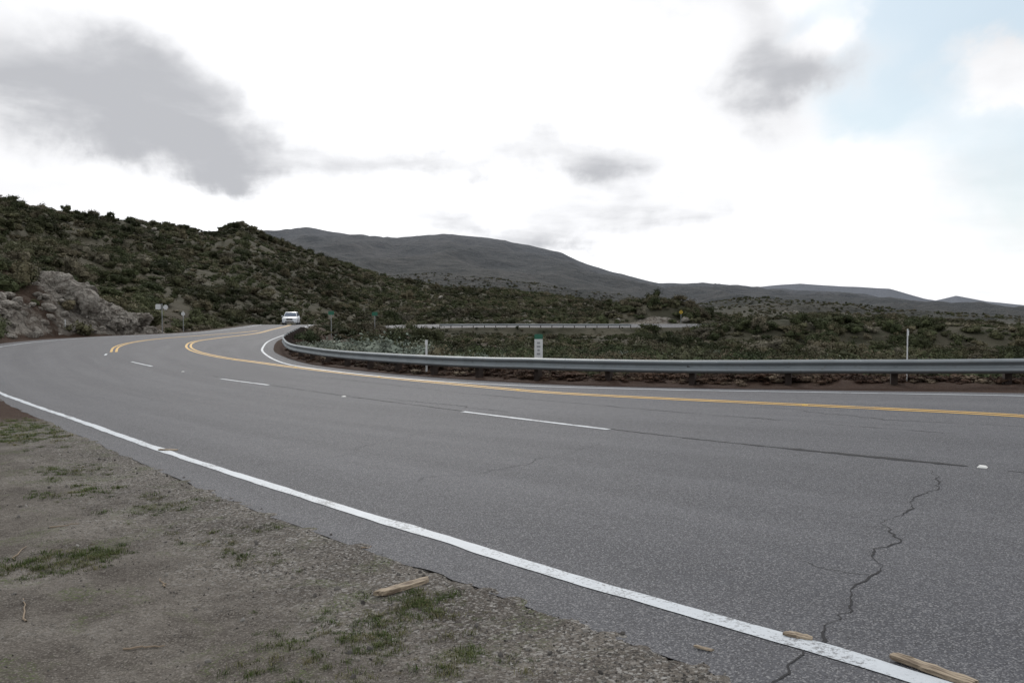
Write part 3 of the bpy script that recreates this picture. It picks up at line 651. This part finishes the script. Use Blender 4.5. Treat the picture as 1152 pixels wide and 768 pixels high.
# ---------------------------------------------------------------- sky, sun
w=bpy.data.worlds.new('World');scene.world=w;w.use_nodes=True;n=NT(w.node_tree)
bg=w.node_tree.nodes['Background']
SE,SA=math.radians(34),math.radians(-10)
sky=n.new('ShaderNodeTexSky',sky_type='NISHITA');sky.sun_disc=False;sky.sun_elevation=SE;sky.sun_rotation=SA;sky.air_density=1.2;sky.dust_density=1.5
gc=n.new('ShaderNodeTexCoord').outputs['Generated'];sx=n.new('ShaderNodeSeparateXYZ');n.l.new(gc,sx.inputs[0])
dx,dy,dz=sx.outputs
ay=n.M('MAXIMUM',n.M('ABSOLUTE',dy),.05)
U=n.M('DIVIDE',dx,ay);Vv=n.M('DIVIDE',dz,ay)
zz=n.M('ADD',n.M('MAXIMUM',dz,0),.16);cv=n.new('ShaderNodeCombineXYZ');n.l.new(n.M('DIVIDE',dx,zz),cv.inputs[0]);n.l.new(n.M('DIVIDE',dy,zz),cv.inputs[1])
n1=n.noise(cv.outputs[0],1.3,9,.6,.3);n2=n.noise(cv.outputs[0],.45,4,.5)
nf=n.noise(gc,6,10,.55,.25);nu=n.noise(gc,3.2,6,.6);nw=n.noise(cv.outputs[0],1.9,9,.52,.2)
Uw=n.M('ADD',U,n.M('MULTIPLY',n.M('SUBTRACT',nu,.5),.30));Vw=n.M('ADD',Vv,n.M('MULTIPLY',n.M('SUBTRACT',nf,.5),.19))
def blob(px,py,sx_,sy_,wt):
    a=n.M('DIVIDE',n.M('SUBTRACT',Uw,(px-576)/930),sx_/930);b_=n.M('DIVIDE',n.M('SUBTRACT',Vw,(350-py)/930),sy_/930)
    q=n.M('ADD',n.M('MULTIPLY',a,a),n.M('MULTIPLY',b_,b_));return n.M('MULTIPLY',n.M('EXPONENT',n.M('MULTIPLY',q,-1)),wt)
def total(L):
    r=None
    for t_ in L: r=blob(*t_) if r is None else n.M('ADD',r,blob(*t_))
    return r
front=n.ss(-.05,.15,dy)
dark=total([(30,95,185,65,.8),(190,115,140,60,.6),(285,155,105,46,.65),(100,165,200,34,.4),(640,185,130,42,.62),(480,185,110,30,.5),(800,50,140,90,.5),(870,130,62,80,.65),(690,10,140,50,.25),(770,242,140,24,.55),(680,272,210,22,.42),(450,254,160,22,.36),(945,80,70,32,.45),(20,222,150,20,.3),(1100,240,110,34,.3),(1000,290,180,26,.25),(300,290,200,26,.22),(30,10,200,50,.2),(200,-150,300,90,.6),(900,-250,300,120,.5)])
dark=n.M('MULTIPLY',dark,front)
gen=n.M('MULTIPLY',n.ss(.48,.75,n2),n.M('SUBTRACT',1.0,n.M('MULTIPLY',front,.85)))
dk=n.M('ADD',dark,gen)
tex=n.M('ADD',n.M('MULTIPLY',nf,.9),n.M('MULTIPLY',nw,.9))
dk=n.M('MULTIPLY',dk,n.M('MULTIPLY_ADD',tex,1.6,-.42))
edge=n.ss(.03,.85,dk)
blue=n.M('MULTIPLY',total([(1060,30,150,80,1.0),(985,130,80,90,.55),(1180,180,120,90,.6),(1150,260,120,60,.3),(900,20,30,40,.3)]),front)
blue=n.M('SUBTRACT',blue,n.M('MULTIPLY',total([(1140,85,55,28,1.0),(935,42,36,26,.9),(1000,200,60,40,.6)]),front))
blue=n.M('ADD',blue,n.M('MULTIPLY',n.ss(.55,.35,n1),n.M('SUBTRACT',.9,front,None,True)))
bf=n.ss(.15,.8,n.M('MULTIPLY',blue,n.M('MULTIPLY_ADD',nf,1.0,.5)))
gl=total([(470,0,330,230,1.0),(700,280,560,80,.35)]);gl=n.M('MULTIPLY',gl,front)
white=n.new('ShaderNodeVectorMath',operation='SCALE');white.inputs[0].default_value=(.985,.99,1.01);n.l.new(n.M('ADD',n.M('MULTIPLY_ADD',tex,.52,.50),n.M('MULTIPLY',gl,.6)),white.inputs['Scale'])
nis=n.new('ShaderNodeVectorMath',operation='SCALE');n.l.new(sky.outputs[0],nis.inputs[0]);nis.inputs['Scale'].default_value=.10
blu=n.mix(.6,nis.outputs[0],(.68,.84,.94))
c=n.mix(n.M('MULTIPLY',bf,.85),white.outputs[0],blu)
shade=n.mix(n.ss(.2,1.15,n.M('MULTIPLY',dk,n.M('MULTIPLY_ADD',nw,1.3,.4))),(.90,.905,.925),(.52,.53,.56))
c=n.mix(edge,c,shade)
n.l.new(c,bg.inputs[0]);bg.inputs[1].default_value=1.03
sl=bpy.data.lights.new('sun','SUN');sl.energy=1.3;sl.angle=math.radians(12);sl.color=(1,.96,.9)
so=bpy.data.objects.new('sun',sl);COL.objects.link(so)
d=Vector((math.sin(SA)*math.cos(SE),math.cos(SA)*math.cos(SE),math.sin(SE)));so.rotation_euler=d.to_track_quat('Z','Y').to_euler()

cam=bpy.data.cameras.new('camera');co=bpy.data.objects.new('camera',cam);COL.objects.link(co)
cam.sensor_width=36;cam.lens=36*930/1152;cam.clip_start=.05;cam.clip_end=40000
co.location=(0,0,1.6);co.rotation_euler=(math.pi/2-math.atan(34/930),0,0);scene.camera=co
scene.view_settings.view_transform='Standard';scene.view_settings.look='None';scene.view_settings.exposure=0
